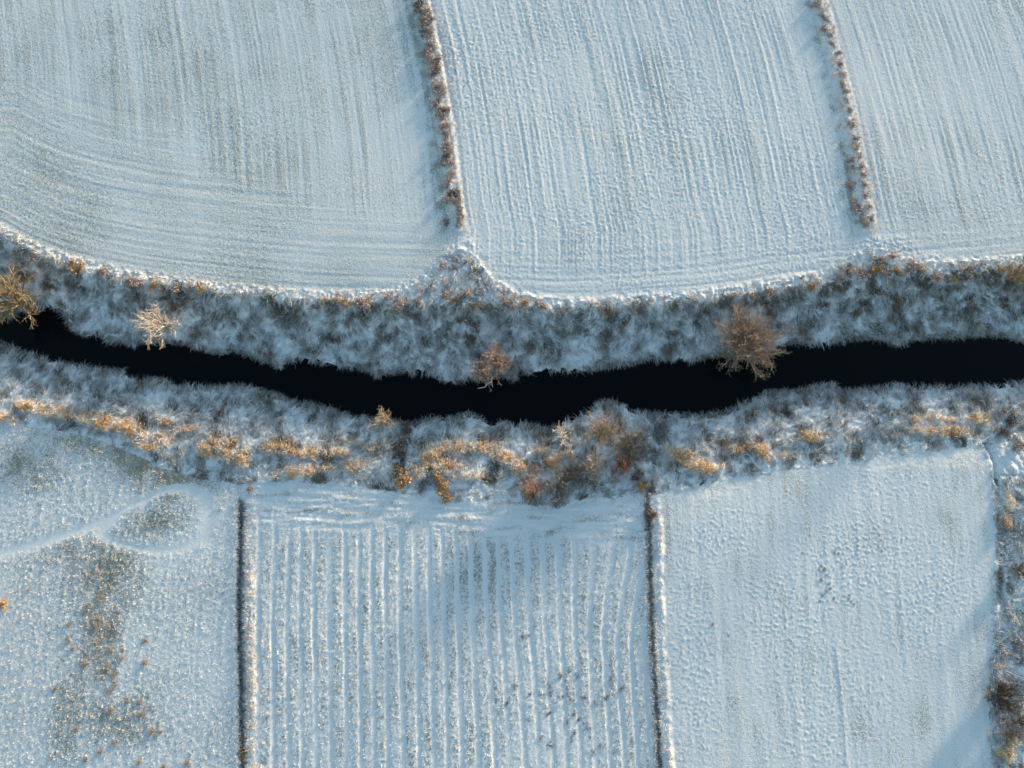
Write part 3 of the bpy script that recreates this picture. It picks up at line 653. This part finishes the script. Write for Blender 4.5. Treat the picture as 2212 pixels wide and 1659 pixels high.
# hedge between the upper left and upper middle fields
HB1 = [(906,8,14),(918,22,12),(922,48,15),(915,66,10),(928,70,14),(934,96,13),(926,112,12),(936,128,15),(942,146,12),(932,158,11),(945,185,11),(950,200,12),(944,222,13),(956,236,10),(952,246,13),
 (960,270,10),(966,290,12),(962,318,13),(968,332,11),(958,350,9),(970,352,11),(972,378,9),(965,395,10),(978,418,13),(968,428,11),(985,432,11),(990,445,10),(992,462,10),(990,480,9),(966,478,7),(930,35,9),(912,40,9)]
for i, (a, b, c) in enumerate(sorted(HB1, key=lambda q: q[1])):
    bush('rust' if (i % 5) else 'dark', a, b, c*1.3, f'{nth(i+1)} rust bramble bush from the top of the hedge between upper left and middle fields', 'bramble bushes of the left hedge row', name='bramble_bush', sz=.55)
HB2 = [(1765,10,11),(1778,28,10),(1790,42,9),(1782,62,9),(1798,75,9),(1803,95,8),(1812,112,8),(1815,140,9),(1818,160,9),(1822,180,9),(1828,195,8),(1832,215,7),(1836,235,7),(1836,262,8),(1845,272,7),(1850,298,8),(1852,315,8),
 (1858,335,7),(1862,355,7),(1840,345,9),(1845,362,8),(1866,375,7),(1838,392,9),(1842,405,8),(1868,395,7),(1874,420,7),(1848,440,11),(1856,458,13),(1862,475,11),(1880,445,7),(1884,470,7),(1872,488,7),(1855,448,9)]
for i, (a, b, c) in enumerate(sorted(HB2, key=lambda q: q[1])):
    bush('tan' if i % 3 else 'rust', a, b, c*1.25, f'{nth(i+1)} frosted bramble bush from the top of the sparse hedge beside the upper right field', 'bramble bushes of the right hedge row', name='bramble_bush', sz=.5)
# brambles along the lip of the upper bank
NB = [(35,548,12),(72,557,14),(92,573,13),(150,570,12),(165,578,14),(224,588,12),(285,607,13),(300,612,10),(331,618,13),(348,624,10),(380,622,12),(429,620,12),(408,618,8),(682,664,12),(700,652,11),(722,647,12),(745,655,13),(789,661,16),(770,652,10),
 (865,657,14),(835,642,9),(899,648,10),(850,668,10),(964,638,12),(1009,635,11),(985,648,9),(1093,652,13),(1110,662,10),(1135,657,11),(1173,661,12),(1160,652,9),(1215,672,9),(1320,676,12),
 (1625,640,10),(1668,633,13),(1690,640,9),(1756,622,11),(1820,600,12),(1835,588,12),(1862,592,13),(1892,580,14),(1915,590,12),(1940,585,12),(1905,560,9),(1928,552,8),(1968,572,14),(1990,585,12),(2021,598,12),(2060,600,11),(2090,583,13),(2092,600,9),(2140,600,12),(2160,580,9)]
for i, (a, b, c) in enumerate(sorted(NB)):
    bush('rust' if i % 4 else 'orange', a, b, c*1.1, f'{nth(i+1)} rust brown bramble clump from the left along the lip of the upper bank', 'bramble clumps along the lip of the upper bank', name='bramble_bush', sz=.8)
# dark scrub in shade on the upper bank
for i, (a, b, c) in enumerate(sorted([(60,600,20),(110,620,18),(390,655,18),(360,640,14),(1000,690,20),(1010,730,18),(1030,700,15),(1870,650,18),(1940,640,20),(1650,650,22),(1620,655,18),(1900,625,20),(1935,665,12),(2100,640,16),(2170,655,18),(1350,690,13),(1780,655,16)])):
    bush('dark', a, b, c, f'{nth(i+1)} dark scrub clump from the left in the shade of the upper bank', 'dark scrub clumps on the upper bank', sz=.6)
for a, b, c, lab, key in [(865,1042,21,'bright orange-brown bush at the foot of the dark gully on the lower bank','orange'),(858,1022,14,'small orange bush just above the bright orange-brown bush at the gully foot','orange'),
  (948,1035,15,'top bush of the narrow orange column reaching down to the stubble field','orange'),(955,1058,15,'middle bush of the narrow orange column reaching down to the stubble field','orange'),(966,1080,12,'bottom bush of the narrow orange column reaching down to the stubble field','orange'),
  (1390,1048,13,'small yellow-brown bush by the head of the thin ditch','orange'),(1372,1030,14,'dull brown bush between the russet bush and the thin ditch','dark'),(1408,1110,16,'brown bush filling the head of the thin ditch','dark'),(1400,1132,13,'dull bush just below the head of the thin ditch','dark'),
  (522,1600,13,'upper orange bush growing in the left ditch','orange'),(524,1622,14,'middle orange bush growing in the left ditch','orange'),(528,1643,11,'lowest orange bush growing in the left ditch','orange'),
  (880,928,15,'dark bush where the gully meets the river on the lower bank','dark'),(868,955,17,'dark bush in the upper part of the gully on the lower bank','dark'),(860,985,17,'dark bush in the middle of the gully on the lower bank','dark'),(858,1008,14,'dark bush low in the gully above the orange bushes','dark'),
  (2186,900,20,'brown scrub near the right edge of the lower bank','dark'),(2196,960,16,'brown scrub at the right edge above the verge','rust'),(2170,935,14,'dull scrub at the corner of the smooth lower field','dark'),(540,1058,9,'small tan bush at the top end of the left ditch','tan'),
  (5,1308,14,'orange bush at the left edge of the lower meadow','orange')]:
    bush(key, a, b, c, lab)
# tufts in the lower-left meadow
OT = [(215,1295,10),(182,1328,9),(188,1310,7),(209,1352,12),(147,1383,10),(310,1385,9),(265,1408,7),(313,1432,10),(236,1408,9),(260,1424,8),(232,1440,10),(245,1455,10),(242,1478,9),(178,1438,9),(235,1495,9),(235,1533,12),(273,1515,8),(300,1520,8),(302,1545,9),
 (325,1582,10),(345,1580,6),(212,1625,8),(245,1605,7),(115,1490,8),(160,1575,8),(183,1640,9),(405,1650,9),(300,1650,9),(352,1665,8),(148,1350,8),(155,1400,8),(105,1640,6),(60,1275,6)]
for i, (a, b, c) in enumerate(sorted(OT, key=lambda q: q[1])):
    b = min(b, 1655); bush('straw', a, b, c*.95, f'{nth(i+1)} orange grass tussock below the oval track, counting down the lower left meadow', 'orange tussocks of the lower left meadow', name='grass_tussock', cat='tussock', sz=.45)
DT = [(1132,1377,6),(1142,1374,4),(1187,1499,7),(1187,1481,6),(1186,1542,8),(1216,1505,5),(1234,1514,5),(1211,1460,6),(1247,1460,6),(1231,1450,4),(1226,1474,5),(1263,1508,7),(1288,1521,6),(1309,1508,8),(1240,1544,6),(1250,1556,5),(1226,1562,5),(1272,1575,6),(1242,1585,5),(1236,1600,5),
 (1190,1610,7),(1282,1625,6),(1264,1565,4),(1170,1595,5),(1300,1615,6),(1112,1482,6),(1095,1520,6),(1323,1470,7),(1345,1490,7),(1145,1500,5)]
for i, (a, b, c) in enumerate(sorted(DT, key=lambda q: q[1])):
    bush('grey', a, b, c, f'{nth(i+1)} dark grey tussock counting down the furrowed stubble field', 'dark tussocks in the stubble field', name='grass_tussock', cat='tussock', sz=.45)
RT = [(1772,1232,5),(1783,1231,6),(1790,1243,5),(1776,1254,6),(1793,1262,4),(1787,1278,6),(1795,1272,5),(1780,1288,5),(1805,1293,5),(1837,1287,5),(1835,1294,5),(1841,1301,4),(1847,1306,4),(1775,1222,4),(1735,1195,4),(1805,1193,6),(1813,1196,5),(1540,1350,5),(1575,1374,4),(1680,1420,4),(1820,1225,4),(1745,1293,4),(1773,1300,4)]
for i, (a, b, c) in enumerate(sorted(RT, key=lambda q: q[1])):
    bush('frosty', a, b, c, f'{nth(i+1)} tiny frosted grass lump counting down the smooth lower right field', 'grass lumps in the smooth lower right field', name='grass_tussock', cat='tussock', sz=.3)

# ------------------------------------------------------------------ branches, logs
def limb(name, pts, rads, c, label, cat, frost=.3, seed=5, side=()):
    r = np.random.default_rng(seed); P = []
    for (px, py, z) in pts:
        x, y = G(px, py, z); P.append((float(x), float(y), z))
    o = np.array(P[0]); segs = []
    for i in range(len(P)-1):
        a, b = np.array(P[i])-o, np.array(P[i+1])-o
        segs.append((*a, *b, rads[i], rads[i+1]))
    for (i, dx, dy, dz, rr) in side:
        a = np.array(P[i])-o; segs.append((*a, a[0]+dx, a[1]+dy, a[2]+dz, rr, rr*.4))
    ob = link(name, seg_mesh(name, segs, c[0], c[1], r, 6, frost)); ob.location = o; ob['label'] = label; ob['category'] = cat
limb('broken_branch', [(1058,800,-1.8),(1063,815,-1.2),(1062,824,-1.1),(1052,829,-1.2),(1048,836,-1.3),(1032,839,-1.5)], [.10,.09,.085,.08,.06,.04], (WHITE, (.8,.72,.62)), 'bright white broken branch hooking out over the black water', 'branch', side=[(2,.15,-.9,.1,.06),(4,.3,.25,.3,.04),(3,-.5,.2,.1,.04)])
def ground_limb(name, pp, rad, c, label, seed):
    pts = []
    for (px, py) in pp:
        z = -2.0
        for _ in range(4): x, y = G(px, py, z); z = float(gz(x, y)[0])
        pts.append((px, py, z+.28))
    limb(name, pts, np.linspace(rad, rad*.6, len(pp)), c, label, 'log', seed=seed)
ground_limb('fallen_log', [(297,655),(303,672),(307,690),(311,703)], .13, (GREY2, (.5,.48,.45)), 'grey frosted fallen log lying on the upper bank beside the pale beige tree', 8)
# ------------------------------------------------------------------ wire fence along the left ditch
def fence():
    e = bpy.data.objects.new('wire_fence', None); COL.objects.link(e)
    ys = np.arange(-38, Y_D1-1.5, 3.0); xs = along(d1, ys)+1.02; zs = np.full(len(ys), 0.0)+np.interp(ys, ys, gz(xs, ys))
    e.location = (float(xs[0]), float(ys[0]), float(zs[0])); o = np.array(e.location)
    e['label'] = 'thin wire fence on slender posts running beside the left ditch'; e['category'] = 'fence'
    r = np.random.default_rng(3)
    me = seg_mesh('post', [(0, 0, -.3, 0, 0, 1.05, .035, .03)], (.3, .26, .22), (.35, .3, .26), r, 6, 0)
    for x, y, z in zip(xs, ys, zs):
        p = link('post', me, e); p.location = np.array((x, y, z))-o
    for h in (.45, .75, 1.0):
        segs = [(*(np.array((xs[i], ys[i], zs[i]+h))-o), *(np.array((xs[i+1], ys[i+1], zs[i+1]+h))-o), .005, .005) for i in range(len(xs)-1)]
        link('wire', seg_mesh('wire', segs, (.3, .22, .18), (.35, .25, .2), r, 3, 0), e)
fence()
